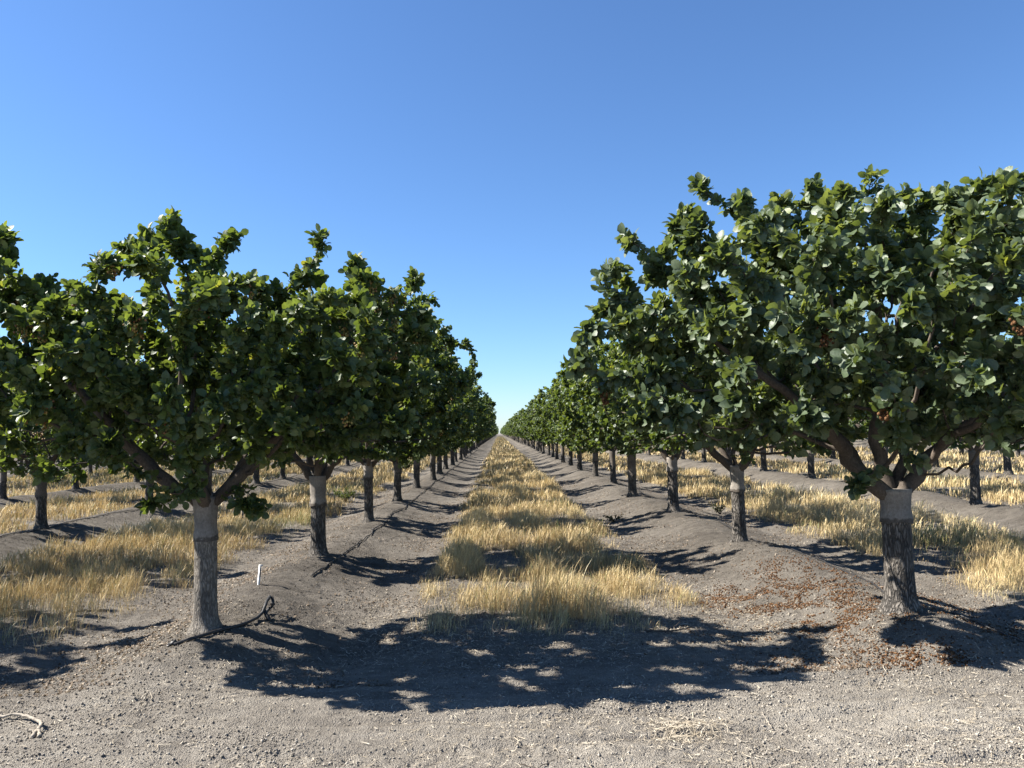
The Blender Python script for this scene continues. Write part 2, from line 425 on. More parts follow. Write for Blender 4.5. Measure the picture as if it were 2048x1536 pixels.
def colonise(rng, att, P, par, step=.135, di=2.2, dk=.21, iters=80):
    P = [np.array(p) for p in P]; par = list(par); kids = [0] * len(P)
    for p in par:
        if p >= 0: kids[p] += 1
    A = att.copy()
    best = np.full(len(A), 1e9); bi = np.zeros(len(A), int)
    new = list(range(len(P)))
    for it in range(iters):
        if len(A) == 0: break
        Q = np.array([P[i] for i in new])
        D = np.linalg.norm(A[:, None] - Q[None], axis=2); j = D.argmin(1); dmin = D[np.arange(len(A)), j]
        up_ = dmin < best; best[up_] = dmin[up_]; bi[up_] = np.array(new)[j[up_]]
        keep = best > dk; A, best, bi = A[keep], best[keep], bi[keep]
        act = best < di
        new = []
        for nd_ in np.unique(bi[act]):
            if kids[nd_] >= 4: 
                sel = act & (bi == nd_); best[sel] = 1e9; continue
            sel = act & (bi == nd_)
            dr = nrm(A[sel] - P[nd_]).mean(0) + rng.normal(0, .16, 3)
            if par[nd_] >= 0: dr = dr + .45 * nrm(P[nd_] - P[par[nd_]])
            dr = dr / max(np.linalg.norm(dr), 1e-6)
            P.append(P[nd_] + dr * step); par.append(nd_); kids.append(0); kids[nd_] += 1; new.append(len(P) - 1)
        if not new: break
    return np.array(P), np.array(par)

def make_trunk_mesh(name, z0, z1, prof, mat, seed, sides=28, dz=.03, amp=.05, top=True, lean=(0, 0), wavy=False):
    n = max(4, int((z1 - z0) / dz)); zs = np.linspace(z0, z1, n)
    ang = np.arange(sides) * 2 * math.pi / sides
    V = []
    for zi, z in enumerate(zs):
        r = np.interp(z, [p[0] for p in prof], [p[1] for p in prof])
        k = 1 + amp * 2 * (fbm(np.cos(ang) * 2 + seed, np.sin(ang) * 2 + z * 1.7, seed, 3) - .5)
        fl = np.clip((.16 - z) / .16, 0, 1) ** 1.5
        k = k + fl * .35 * (vnoise(np.cos(ang) * 1.6 + 9, np.sin(ang) * 1.6 + seed, seed) - .35)
        V.append(np.stack([np.cos(ang) * r * k + lean[0] * z, np.sin(ang) * r * k + lean[1] * z, np.full(sides, z) + (.022 * (fbm(np.cos(ang) * 2.5 + seed, np.sin(ang) * 2.5, seed + 40, 2) - .5) * 2 if (wavy and zi < 3) else 0)], 1))
    V = np.concatenate(V); F = Faces(); fs = []
    for i in range(n - 1):
        for k in range(sides):
            k2 = (k + 1) % sides
            fs.append((i * sides + k, i * sides + k2, (i + 1) * sides + k2, (i + 1) * sides + k))
    if top: fs.append(tuple((n - 1) * sides + k for k in range(sides)))
    F.add(V, fs, np.clip((V[:, 2] - z0 - .015) / .06, 0, 1))
    return F.mesh(name, mat)

def chains(P, par, r, lo=.0):
    """split a skeleton into chains that follow the thickest child"""
    ch = [[] for _ in P]
    for i, p in enumerate(par):
        if p >= 0: ch[p].append(i)
    out = []; stack = [(i, None) for i, p in enumerate(par) if p < 0]
    while stack:
        i, pr = stack.pop()
        c = [pr] if pr is not None else []
        c.append(i)
        while ch[i]:
            k = sorted(ch[i], key=lambda q_: -r[q_])
            for o in k[1:]: stack.append((o, i))
            i = k[0]; c.append(i)
        out.append(c)
    return out

def bead(rng, r):
    t = (1 + 5 ** .5) / 2
    v = np.array([(-1, t, 0), (1, t, 0), (-1, -t, 0), (1, -t, 0), (0, -1, t), (0, 1, t), (0, -1, -t), (0, 1, -t), (t, 0, -1), (t, 0, 1), (-t, 0, -1), (-t, 0, 1)]) / 1.902
    f = [(0, 11, 5), (0, 5, 1), (0, 1, 7), (0, 7, 10), (0, 10, 11), (1, 5, 9), (5, 11, 4), (11, 10, 2), (10, 7, 6), (7, 1, 8), (3, 9, 4), (3, 4, 2), (3, 2, 6), (3, 6, 8), (3, 8, 9), (4, 9, 5), (2, 4, 11), (6, 2, 10), (8, 6, 7), (9, 8, 1)]
    return v * np.array([r, r, r * 1.3]), f

def cluster_mesh(name, seed, n, rad, length, br, mat):
    rng = np.random.default_rng(seed); F = Faces()
    tube(F, [(0, 0, 0), (rng.normal(0, .01), rng.normal(0, .01), -length * .5), (0, 0, -length)], .0025, 4, tint=.3)
    for i in range(n):
        t = rng.uniform(.05, 1); w = rad * (1 - .6 * t)
        c = np.array([rng.normal(0, w * .6), rng.normal(0, w * .6), -length * t])
        v, f = bead(rng, br * rng.uniform(.8, 1.2))
        F.add(v + c, f, rng.uniform(0, 1))
    return F.mesh(name, mat)

NUTS = [cluster_mesh('nut_cluster', 100 + i, 34, .075, .13, .0095, M['nut']) for i in range(3)]
DRIED = [cluster_mesh('dried_flower_cluster', 120 + i, 60, .06, .17, .013, M['catkin']) for i in range(2)]

def make_tree(seed, rx=2.45, ry=2.5, z0=1.35, z1=4.45, fork=1.22, graft=.88, tr=.125, nleaf=3600, L=(.075, .115),
              natt=520, peaks=(), gap=None, mat='leaf', hi=True, far=False, limb_r=.055, nscaf=5, nuts=0, dried=0, lean=(0, 0), low=(), limb_az=None, limb_el=None, notch=(), bark='bark_dark'):
    """returns {part: [meshes]} ; the trunk stands at the origin, ground at z=0"""
    rng = np.random.default_rng(seed)
    att = envelope_points(rng, natt, rx, ry, z0, z1, seed)
    ex = []
    for (x, y, z, r, n) in list(peaks) + list(low):
        ex.append(np.array([x, y, z]) + rng.normal(0, 1, (n, 3)) * np.array([r, r, r]) * .5)
    if ex: att = np.concatenate([att] + ex)
    for (nx_, nw_, nz_) in notch: att = att[~((np.abs(att[:, 0] - nx_) < nw_ * (1 + .8 * (att[:, 2] - nz_))) & (att[:, 2] > nz_))]
    base = np.array([lean[0] * fork, lean[1] * fork, fork])
    P = [base - np.array([0, 0, .12])]; par = [-1]; scaf = []
    a0 = rng.uniform(0, 6.28)
    for k in range(nscaf):
        az = a0 + k * 2 * math.pi / nscaf + rng.normal(0, .22); el = math.radians(rng.uniform(36, 62))
        if limb_az is not None: az = limb_az[k]
        if limb_el is not None: el = math.radians(limb_el[k])
        p = base + np.array([math.cos(az), math.sin(az), 0]) * tr * .45 - np.array([0, 0, .05]); prev = 0
        for j in range(5):
            P.append(p.copy()); par.append(prev); prev = len(P) - 1
            if j == 0: scaf.append(prev)
            e = el + .05 * j; dr = np.array([math.cos(az) * math.cos(e), math.sin(az) * math.cos(e), math.sin(e)])
            p = p + nrm(dr + rng.normal(0, .12, 3)) * .14
    P, par = colonise(rng, att, P, par)
    n = len(P)
    cnt = np.zeros(n)
    haskid = np.zeros(n, bool); haskid[par[par >= 0]] = True
    cnt[~haskid] = 1
    for i in range(n - 1, 0, -1): cnt[par[i]] += cnt[i]
    r = .0045 * np.sqrt(cnt)
    rm = np.mean([r[s] for s in scaf]); r = r * (1 + (limb_r / rm - 1) * np.clip(r / rm, 0, 1.25)); r = np.minimum(r, limb_r * 1.25)
    # which scaffold limb a node belongs to
    root = np.full(n, -1)
    for k, s in enumerate(scaf): root[s] = k
    for i in range(1, n):
        if root[i] < 0: root[i] = root[par[i]] if par[i] > 0 else rng.integers(nscaf)
    parts = {}
    # trunk (dark rootstock) and the paler scion above the graft
    g = graft
    prof = [(-.25, tr * 1.7), (0, tr * 1.5), (.05, tr * 1.28), (.14, tr * 1.08), (.32, tr), (g - .06, tr * .97), (g, tr * 1.08)]
    parts['trunk'] = [make_trunk_mesh('trunk', -.25, g, prof, M[bark], seed, 28 if hi else 12, .03 if hi else .1, .05, True, lean)]
    prof2 = [(g - .03, tr * 1.13), (g + .03, tr * 1.12), (g + .10, tr * 1.0), (fork - .06, tr * 1.08), (fork + .03, tr * 1.18)]
    parts['upper_trunk'] = [make_trunk_mesh('upper_trunk', g - .03, fork + .03, prof2, M['bark_pale' if hi else 'bark_mid'], seed + 5, 28 if hi else 12, .03 if hi else .1, .09, True, lean, True)]
    FL = [Faces() for _ in range(nscaf)]
    for c in chains(P, par, r):
        if len(c) < 2: continue
        if c[0] == 0: c = c[1:]
        if len(c) < 2: continue
        rad = r[c].copy()
        if par[c[1]] == c[0] and len(c) > 1: rad[0] = min(rad[0], rad[1] * 1.15)
        if far and rad.max() < .010: continue
        sd = 8 if rad.max() > .03 else (5 if rad.max() > .01 else 4)
        pts = P[c].copy()
        pts[1:] += rng.normal(0, .012, pts[1:].shape)
        tube(FL[root[c[1]]], pts, rad, sd if hi else max(3, sd - 2), False, rough=.08, rng=rng)
    if far:
        FA = Faces(); 
        for f in FL:
            for v, t in zip(f.V, f.tint): pass
        parts['limb'] = [f.mesh('limb', M['bark_limb']) for f in FL if f.n]
    else:
        parts['limb'] = [f.mesh('limb', M['bark_limb']) for f in FL if f.n]
    # leaves: on the thin outer shoots
    thin = np.where((cnt <= 5) & (np.arange(n) > 5 * nscaf))[0]
    outer = np.hypot(P[thin, 0] / rx, P[thin, 1] / ry)
    w = np.where(P[thin, 2] < z0 + .2, .5, 1.0); w = w * np.where(haskid[thin], .8, 1.8); w /= w.sum()
    pick = rng.choice(thin, nleaf, p=w)
    pp = par[pick]; t = rng.uniform(0, 1, nleaf)[:, None]
    base_p = P[pick] * (1 - t) + P[pp] * t
    tw = nrm(P[pick] - P[pp])
    cen = np.array([0, 0, (z0 + z1) / 2 - .3]); outw = nrm((P[pick] - cen) * np.array([1, 1, .7]))
    ax = nrm(tw * .55 + outw * .35 + rng.normal(0, .62, (nleaf, 3)) + np.array([0, 0, -.05]))
    nor = nrm(np.array([0, 0, .45]) + outw * .6 + rng.normal(0, .72, (nleaf, 3)))
    pet = rng.uniform(.03, .10, nleaf)[:, None]
    j = base_p + ax * pet
    nn = nrm(nor - ax * (nor * ax).sum(1, keepdims=True)); sd = np.cross(ax, nn)
    Ls = rng.uniform(L[0], L[1], nleaf)
    young = rng.uniform(0, 1, nleaf)
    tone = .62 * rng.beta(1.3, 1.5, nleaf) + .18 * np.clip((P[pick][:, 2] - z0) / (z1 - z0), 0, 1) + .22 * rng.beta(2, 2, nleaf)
    tone = np.where(young > .965, rng.uniform(.9, 1, nleaf), tone)
    tone = np.clip(tone, 0, 1)
    pos = [j]; axl = [ax + rng.normal(0, .1, ax.shape)]; nl = [nor]; LL = [Ls * 1.05]; TN = [tone]
    for sgn in (-1, 1):
        m = rng.uniform(0, 1, nleaf) < .92
        pos.append((j - ax * pet * .25)[m])
        axl.append((ax * .55 + sd * sgn * .95 + rng.normal(0, .18, ax.shape))[m])
        nl.append((nor + rng.normal(0, .35, nor.shape))[m]); LL.append(Ls[m] * rng.uniform(.75, .95, m.sum())); TN.append(np.clip(tone[m] + rng.normal(0, .06, m.sum()), 0, 1))
    if not far:
        for sgn in (-1, 1):
            m = rng.uniform(0, 1, nleaf) < .35
            pos.append((j - ax * pet * .75)[m]); axl.append((ax * .2 + sd * sgn + rng.normal(0, .2, ax.shape))[m])
            nl.append((nor + rng.normal(0, .35, nor.shape))[m]); LL.append(Ls[m] * rng.uniform(.6, .85, m.sum())); TN.append(tone[m])
    pos = np.concatenate(pos); axl = np.concatenate(axl); nl = np.concatenate(nl); LL = np.concatenate(LL); TN = np.concatenate(TN)
    for nx_, nw_, nz_ in notch:
        cut = (np.abs(pos[:, 0] - nx_) < nw_ * (.8 + .6 * (pos[:, 2] - nz_)) + .05 * np.sin(pos[:, 2] * 23)) & (pos[:, 2] > nz_ + .12)
        pos, axl, nl, LL, TN = pos[~cut], axl[~cut], nl[~cut], LL[~cut], TN[~cut]
    if gap:      # an opening in the leaves through which the sun reaches the trunk
        g0, g1, gp = gap; sx_, sy_ = -1.12 / 1.1275, .09 / 1.1275
        along = pos[:, 0] * sx_ + pos[:, 1] * sy_; across = -pos[:, 0] * sy_ + pos[:, 1] * sx_
        foot = pos[:, 2] - along / 1.1275
        cut = (along > 0) & (np.abs(across) < np.where(rng.uniform(0, 1, len(pos)) < .7, .48, .2)) & (foot > g0) & (foot < g1) & (rng.uniform(0, 1, len(pos)) < gp)
        pos, axl, nl, LL, TN = pos[~cut], axl[~cut], nl[~cut], LL[~cut], TN[~cut]
    V, lo, st, to, k = build_leaves(pos, axl, nl, LL, rng, hi, 1.0)
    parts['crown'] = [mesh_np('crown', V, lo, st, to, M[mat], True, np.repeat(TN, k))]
    parts['_nodes'] = P[thin][np.argsort(rng.uniform(size=len(thin)))]
    # fruit clusters hang from shoots in the outer third of the crown
    cand = parts['_nodes']; od = np.hypot(cand[:, 0] / rx, cand[:, 1] / ry); cand = cand[(od > .55) & (cand[:, 2] > z0 + .45)]
    parts['_nuts'] = cand[:nuts]; parts['_dried'] = cand[:dried]
    return parts

def place(parts, loc, rz=0, s=1.0):
    root = empty('pistachio_tree', loc, rz, s)
    for nm in ('trunk', 'upper_trunk', 'limb', 'crown'):
        for me in parts[nm]:
            o = obj(nm, me, root)
            if nm == 'crown':
                for i, p in enumerate(parts['_nuts']):
                    c = obj('nut_cluster', NUTS[i % 3], o, p); c.rotation_euler = (0, 0, i * 1.3)
                for i, p in enumerate(parts['_dried']):
                    c = obj('dried_flower_cluster', DRIED[i % 2], o, p); c.rotation_euler = (0, 0, i * 1.7)
    return root

def copy_tree(o, parent=None):
    c = o.copy(); COL.objects.link(c)
    if parent is not None: c.parent = parent
    for k in [q_ for q_ in o.children]:
        copy_tree(k, c)
    return c

ORD = ['first', 'second', 'third', 'fourth', 'fifth', 'sixth', 'seventh', 'eighth', 'ninth', 'tenth', 'eleventh', 'twelfth', 'thirteenth', 'fourteenth', 'fifteenth',
       'sixteenth', 'seventeenth', 'eighteenth', 'nineteenth', 'twentieth']

def gz(x, y): return float(ground_z(np.array([x]), np.array([y]))[0])
def at(x, y, dz=0.0): return (x, y, gz(x, y) + dz)

GL, GR = 'trees of the row left of the grass alley', 'trees of the row right of the grass alley'
# --- hero trees ------------------------------------------------------------
# px per metre at the first trees ~200 ; lateral x, height above the trunk base
t1 = make_tree(21, rx=2.25, ry=1.5, z0=1.52, z1=3.62, notch=((-.92, .19, 3.0), (.60, .12, 3.35)), fork=1.27, graft=.90, tr=.108, bark='bark_grey', gap=(-.2, .72, 1.0), nleaf=15500, L=(.054, .092), natt=1350, nuts=60,
               peaks=[(-1.84, -.2, 3.66, .34, 20), (-1.95, 0, 3.3, .4, 20), (-.42, -.3, 3.62, .28, 20), (-.40, .1, 3.82, .34, 26), (.0, 0, 3.62, .33, 18), (.40, -.2, 3.5, .30, 16), (.98, -.1, 3.48, .27, 22), (1.42, 0, 3.38, .28, 16), (1.8, .1, 3.25, .33, 24), (2.0, -.3, 2.9, .3, 12), (-2.2, 0, 3.1, .35, 14)],
               low=[(-.35, -.35, 1.2, .24, 9), (.55, -.25, 1.32, .24, 9), (-.1, -.5, 1.5, .35, 10)], limb_r=.056,
               limb_az=[3.0, 1.9, .7, .1, 5.0], limb_el=[33, 55, 52, 40, 52])
r1 = make_tree(34, gap=(-.1, .55, .85), rx=2.8, ry=2.1, z0=1.58, z1=4.12, fork=1.17, graft=.90, tr=.138, nleaf=15500, L=(.062, .112), natt=1450, mat='leaf_big', dried=16,
               peaks=[(-2.85, -.4, 2.75, .4, 28), (-3.0, -.5, 2.5, .3, 14), (-2.4, -.2, 3.5, .38, 24), (-1.85, 0, 3.92, .30, 26), (-1.5, -.2, 4.02, .28, 22), (-1.1, .1, 4.08, .28, 22), (-.7, -.1, 4.1, .28, 18), (-.3, .1, 4.08, .28, 18), (.1, 0, 4.08, .25, 8), (.5, -.1, 4.0, .35, 18), (.95, 0, 3.95, .32, 14), (1.5, 0, 3.6, .4, 18), (2.2, 0, 3.3, .45, 18), (-2.6, -.7, 2.25, .35, 14), (-2.2, -.8, 1.9, .35, 14)],
               low=[(-.62, -.4, 1.34, .18, 4), (.45, -.3, 1.28, .16, 4)], limb_r=.068,
               limb_az=[3.2, 2.5, 1.75, .9, .15], limb_el=[33, 48, 74, 52, 44])
t2 = make_tree(45, gap=(.1, .5, .7), rx=2.4, ry=1.52, z0=1.38, z1=4.35, fork=1.25, graft=.83, tr=.118, nleaf=10800, natt=900, L=(.058, .092), nuts=30, limb_az=[3.0, 2.2, 1.2, .15, 4.9], limb_el=[45, 55, 60, 42, 50])
t3 = make_tree(57, rx=2.4, ry=1.55, z0=1.38, z1=4.5, fork=1.30, graft=1.0, tr=.10, nleaf=10200, natt=860, L=(.058, .092))
r2 = make_tree(68, gap=(-.1, 1.1, .93), rx=2.3, ry=1.85, z0=1.38, z1=3.95, fork=1.22, graft=.86, tr=.108, nleaf=10600, natt=900, L=(.058, .092), limb_az=[3.1, 2.3, 1.4, .6, 5.2], limb_el=[40, 60, 70, 44, 50])
r3 = make_tree(73, rx=2.35, ry=1.85, z0=1.38, z1=4.05, fork=1.2, graft=.93, tr=.115, nleaf=10200, natt=860, L=(.058, .092), nscaf=4)
mids = [make_tree(200 + i, rx=2.45 + .1 * (i % 2), ry=1.72, z0=1.3, z1=4.4 + .1 * (i % 3), fork=1.2 + .04 * i, graft=[.8, .95, .7, 1.0][i], tr=.115, nleaf=7200, L=(.07, .108), natt=720, hi=False) for i in range(4)]
fars = [make_tree(300 + i, rx=2.5, ry=1.85, z0=1.32, z1=4.4 + .1 * (i % 3), fork=1.2, graft=.9, tr=.12, nleaf=2900, L=(.09, .145), natt=380, hi=False, far=True) for i in range(3)]
nutty = make_tree(401, rx=2.4, ry=1.6, z0=1.5, z1=4.3, fork=1.25, graft=.9, tr=.12, nleaf=4000, L=(.085, .125), natt=430, hi=False)

POS = {}
for k, (px, py) in enumerate([(430, 1252), (648, 1101), (741, 1038), (801, 998), (838, 974), (865, 961)]):
    POS[('L', k)] = (inv(px, py)[0], Y0 + k * SP)
for k, (px, py) in enumerate([(1792, 1220), (1485, 1088), (1345, 1023), (1268, 991), (1226, 967), (1188, 951)]):
    POS[('R', k)] = (inv(px, py)[0], Y0 + k * SP)

def put(parts, x, y, rz=0, s=1.0):
    return place(parts, at(x, y, -.01), rz, s)

L_ = [put(t1, *POS[('L', 0)]), put(t2, *POS[('L', 1)]), put(t3, *POS[('L', 2)])]
R_ = [put(r1, *POS[('R', 0)]), put(r2, *POS[('R', 1)]), put(r3, *POS[('R', 2)])]
lab = [
 'frontmost pistachio tree left of the grass alley, black hose at its foot',
 'pistachio tree standing second in the row left of the grass alley, with dark forked trunk',
 'slim trunked pistachio tree standing third in the row left of the grass alley']
for o, l in zip(L_, lab): tag(o, l, 'tree', GL)
lab = [
 'large leaved pistachio tree with the thickest trunk, frontmost right of the grass alley',
 'pistachio tree with ringed pale trunk, second in the row right of the grass alley',
 'pistachio tree standing third in the row right of the grass alley, forked into spreading limbs']
for o, l in zip(R_, lab): tag(o, l, 'tree', GR)

PROTO = {}
def variant(kind, i):
    key = (kind, i)
    src = mids[i] if kind == 'mid' else fars[i]
    if key not in PROTO:
        PROTO[key] = place(src, (0, 0, 0)); return PROTO[key], True
    return copy_tree(PROTO[key]), False

def variant_at(kind, i, x, y, rng):
    o, _ = variant(kind, i)
    o.location = at(x, y, -.01); o.rotation_euler = (0, 0, math.pi * int(rng.integers(2)) + rng.normal(0, .18))
    s = rng.uniform(.91, 1.06); o.scale = (s, s, s * rng.uniform(.94, 1.05)); o.rotation_euler[0] = rng.normal(0, .018); o.rotation_euler[1] = rng.normal(0, .018)
    return o

rng = np.random.default_rng(5)
NMAIN = 40
for side, XX, G, word in (('L', XL, GL, 'left'), ('R', XR, GR, 'right')):
    for k in range(3, NMAIN):
        x, y = POS.get((side, k), (XX + rng.normal(0, .06), Y0 + k * SP + rng.normal(0, .08)))
        o = variant_at('mid' if k < 11 else 'far', int(rng.integers(4 if k < 11 else 3)), x, y, rng)
        if side == 'R': o.scale[2] *= .94
        if k < 14: tag(o, 'pistachio tree standing %s from the front in the row %s of the grass alley' % (ORD[k], word), 'tree', G)
        else: tag(o, 'distant pistachio tree beyond the fourteenth in the row %s of the grass alley' % word, 'tree', G)

# --- trees of the rows further out ----------------------------------------
def in_view(x, y, m=0): 
    return abs(x / y * FPX + (VX - 1024)) < 1024 + m
side_rows = [('left', 1, XL - 7.3), ('left', 2, XL - 14.4), ('left', 3, XL - 21.5), ('left', 4, XL - 28.6),
             ('right', 1, XR + 7.15), ('right', 2, XR + 14.25), ('right', 3, XR + 21.35), ('right', 4, XR + 28.45)]
drawn = set()
for word, j, x0 in side_rows:
    cnt_ = 0
    lim = {1: 20, 2: 17, 3: 16, 4: 15}[j]
    for k in range(0, 40):
        y = Y0 + k * SP + rng.normal(0, .1); x = x0 + rng.normal(0, .08)
        if not in_view(x, y, 2.3 * FPX / y): continue
        if cnt_ >= lim: break
        near = y < 40
        o = variant_at('mid' if near else 'far', int(rng.integers(4 if near else 3)), x, y, rng)
        drawn.add((word, j, k))
        rowname = ORD[j]
        if not in_view(x, y, 30): tag(o, 'tree cut by the %s photo edge, trunk outside, %s row %s of the alley' % (word, rowname, word), 'tree', 'trees of the outer orchard rows'); continue
        if cnt_ < 6: tag(o, '%s tree showing from the front in the %s row %s of the grass alley' % (ORD[cnt_], rowname, word), 'tree', 'trees of the outer orchard rows')
        else: tag(o, 'shaded tree past the sixth visible one in the %s row %s of the alley' % (rowname, word), 'tree', 'trees of the outer orchard rows')
        cnt_ += 1
# the tree left of the picture whose shadow lies on the lower left ground
o = place(nutty, at(XL - 7.0, Y0 + .1, -.01), 1.1)
tag(o, 'pistachio tree at the left edge shading the bare ground at lower left', 'tree', 'trees of the outer orchard rows')

# --- the rest of the orchard: too many and too far to tell apart -----------
def distant_trees():
    rg = np.random.default_rng(77); V = []; Lp = []; Tt = []; n0 = 0; tn = []; mi = []
    spots = []
    for k in range(NMAIN, 150):
        for XX in (XL, XR): spots.append((XX, Y0 + k * SP))
    for word, j, x0 in side_rows:
        for k in range(0, 60):
            y = Y0 + k * SP
            if in_view(x0, y, -20) and (word, j, k) not in drawn and y > 60: spots.append((x0, y))
    for sgn in (-1, 1):
        for j in range(5, 12):
            x0 = (XL - 7.3 - 7.1 * (j - 1)) if sgn < 0 else (XR + 7.15 + 7.1 * (j - 1))
            for k in range(0, 45):
                y = Y0 + k * SP
                if in_view(x0, y, 0): spots.append((x0, y))
    spots = np.array(spots) + rg.normal(0, .08, (len(spots), 2))
    gzv = ground_z(spots[:, 0], spots[:, 1])
    FT = Faces()
    for (x, y), z in zip(spots, gzv):
        h = rg.uniform(1.2, 1.5)
        tube(FT, [(x, y, z - .2), (x, y, z + .1), (x, y, z + h)], [.19, .13, .13], 6, False)
        for q_ in range(4):
            a = rg.uniform(0, 6.28); tube(FT, [(x, y, z + h - .1), (x + math.cos(a) * .7, y + math.sin(a) * .7, z + h + .7)], [.06, .03], 4, False)
    m = 520
    att = envelope_points(rg, 6000, 2.5, 2.5, 1.35, 4.45, 9)
    P_ = []
    for (x, y), z in zip(spots, gzv):
        s = rg.uniform(.92, 1.06); a = rg.uniform(0, 6.28); p = att[rg.integers(0, 6000, m)]
        P_.append(np.stack([x + s * (p[:, 0] * math.cos(a) - p[:, 1] * math.sin(a)), y + s * (p[:, 0] * math.sin(a) + p[:, 1] * math.cos(a)), z + s * p[:, 2]], 1))
    P_ = np.concatenate(P_); n = len(P_)
    ax = rg.normal(0, 1, (n, 3)); nor = rg.normal(0, .6, (n, 3)) + np.array([0, 0, .8])
    V1, lo, st, to, k = build_leaves(P_, ax, nor, rg.uniform(.24, .42, n), rg, False)
    Vt = np.concatenate(FT.V); nt_ = len(Vt)
    T2 = np.array(FT.T)
    loops = np.concatenate([np.array(FT.L), lo + nt_]); tot = np.concatenate([T2, to]); st = np.concatenate([[0], np.cumsum(tot)[:-1]])
    me = mesh_np('distant_orchard_trees', np.concatenate([Vt, V1]), loops, st, tot, [M['bark_dark'], M['leaf']], True,
                 np.concatenate([np.full(nt_, .5), np.repeat(rg.beta(2, 2.4, n) * .85, k)]), np.concatenate([np.zeros(len(T2)), np.ones(len(to))]))
    tag(obj('distant_orchard_trees', me), 'far pistachio trees massed together deep in the orchard', 'trees', kind='stuff')
    print('distant', len(spots))
distant_trees()

# ------------------------------------------------------------------ dry grass
def grass_strip(name, label, boxes, seed, xedge, ysoft, green=None):
    """boxes: (y0,y1,density,width,segments)"""
    rg = np.random.default_rng(seed); Vs = []; Ls = []; Ts = []; tn = []; n0 = 0
    for (y0, y1, dens, wd, seg) in boxes:
        xl, xr_ = xedge
        n = int((xr_ - xl + .8) * (y1 - y0) * dens)
        x = rg.uniform(xl - .4, xr_ + .4, n); y = rg.uniform(y0, y1, n)
        clump = fbm(x * 1.5, y * 1.2, seed + 3, 3); patch = fbm(x * .45, y * .35, seed + 9, 2); tuft = vnoise(x * 6.5, y * 5.5, seed + 21)
        el = xl + .55 * (fbm(y * .8, y * 0 + 1, seed + 1, 3) - .5); er = xr_ + .55 * (fbm(y * .8, y * 0 + 5, seed + 2, 3) - .5)
        edge = np.minimum(x - el, er - x)
        front = y - (ysoft + .7 * (fbm(x * 1.1, x * 0 + 2, seed + 7, 3) - .5))
        body = sstep(-.18, .22, edge) * sstep(-.75, .5, front)
        fb = np.exp(-((front - .55) / .8) ** 2) * .30
        dprob = np.clip((clump - .35) * 4.6 + fb, .07, 1) * body * np.clip(.12 + 1.5 * tuft, 0, 1)
        keep = rg.uniform(0, 1, n) < dprob
        tuft = tuft[keep]; fb = fb[keep]; x, y, clump, patch, edge, front = x[keep], y[keep], clump[keep], patch[keep], edge[keep], front[keep]
        n = len(x)
        hgt = (.15 + .42 * np.clip((clump - .28) * 1.8, 0, 1) + .22 * (patch - .5)) * rg.uniform(.5, 1.15, n) * (.50 + .50 * tuft)
        hgt += .10 * fb / .3
        hgt *= .42 + .58 * sstep(-.3, .75, front) * sstep(-.1, .3, edge)
        tall = rg.uniform(0, 1, n) < .035; hgt = np.where(tall, hgt * rg.uniform(1.15, 1.5, n), hgt)
        az = rg.uniform(0, 6.283, n); lean = rg.uniform(.0, .55, n) ** 1.3 * hgt * 1.3
        fallen = rg.uniform(0, 1, n) < .10
        lean = np.where(fallen, hgt * rg.uniform(.8, 1.5, n), lean); hgt = np.where(fallen, hgt * .55, hgt)
        lx = np.cos(az) * lean + .10 * hgt; ly = np.sin(az) * lean
        # narrow side of the blade
        fa = rg.uniform(0, 6.283, n); sx, sy = np.cos(fa), np.sin(fa)
        head = (rg.uniform(0, 1, n) < .33) & ~fallen
        w = wd * rg.uniform(.6, 1.35, n)
        z = ground_z(x, y) - .01
        b = np.stack([x, y, z], 1)
        rows = [0, .45, .78, 1.0] if seg == 3 else [0, .6, 1.0]
        k = 2 * (len(rows) - 1) + 1
        V = np.zeros((n, k, 3)); vi = 0
        for ri, t in enumerate(rows):
            c = b + np.stack([lx * t ** 1.8, ly * t ** 1.8, hgt * (t - .10 * t ** 3)], 1)
            if ri == len(rows) - 1: V[:, vi] = c; break
            ww = w * (1 - .25 * t)
            ww = np.where(head, ww * (.6 if ri < len(rows) - 2 else 2.2), ww)
            V[:, vi] = c - np.stack([sx, sy, sx * 0], 1) * ww[:, None] * .5
            V[:, vi + 1] = c + np.stack([sx, sy, sx * 0], 1) * ww[:, None] * .5; vi += 2
        faces = [(2 * i, 2 * i + 1, 2 * i + 3, 2 * i + 2) for i in range(len(rows) - 2)] + [(k - 3, k - 2, k - 1)]
        lp = np.concatenate([np.array(f) for f in faces]); tt = np.array([len(f) for f in faces])
        Vs.append(V.reshape(-1, 3)); Ls.append((np.arange(n)[:, None] * k + lp).ravel() + n0); Ts.append(np.tile(tt, n)); n0 += n * k
        t = np.clip(.02 + .55 * patch + .32 * tuft + rg.normal(0, .17, n), 0, .85)
        gr = np.zeros(n)
        for (gx, gy, gr_, ga) in (green or []):
            gr = np.maximum(gr, ga * np.exp(-(((x - gx) / gr_) ** 2 + ((y - gy) / gr_) ** 2)))
        gr = np.maximum(gr, .05 + .25 * np.clip(fbm(x * .6, y * .3, seed + 15, 2) - .55, 0, 1))
        isg = rg.uniform(0, 1, n) < gr
        t = np.where(isg, rg.uniform(.87, 1, n), t)
        tn.append(np.repeat(t, k))
    T = np.concatenate(Ts); st = np.concatenate([[0], np.cumsum(T)[:-1]])
    me = mesh_np(name, np.concatenate(Vs), np.concatenate(Ls), st, T, M['grass'], False, np.concatenate(tn))
    print(name, len(T))
    return tag(obj(name, me), label, 'grass', kind='stuff')

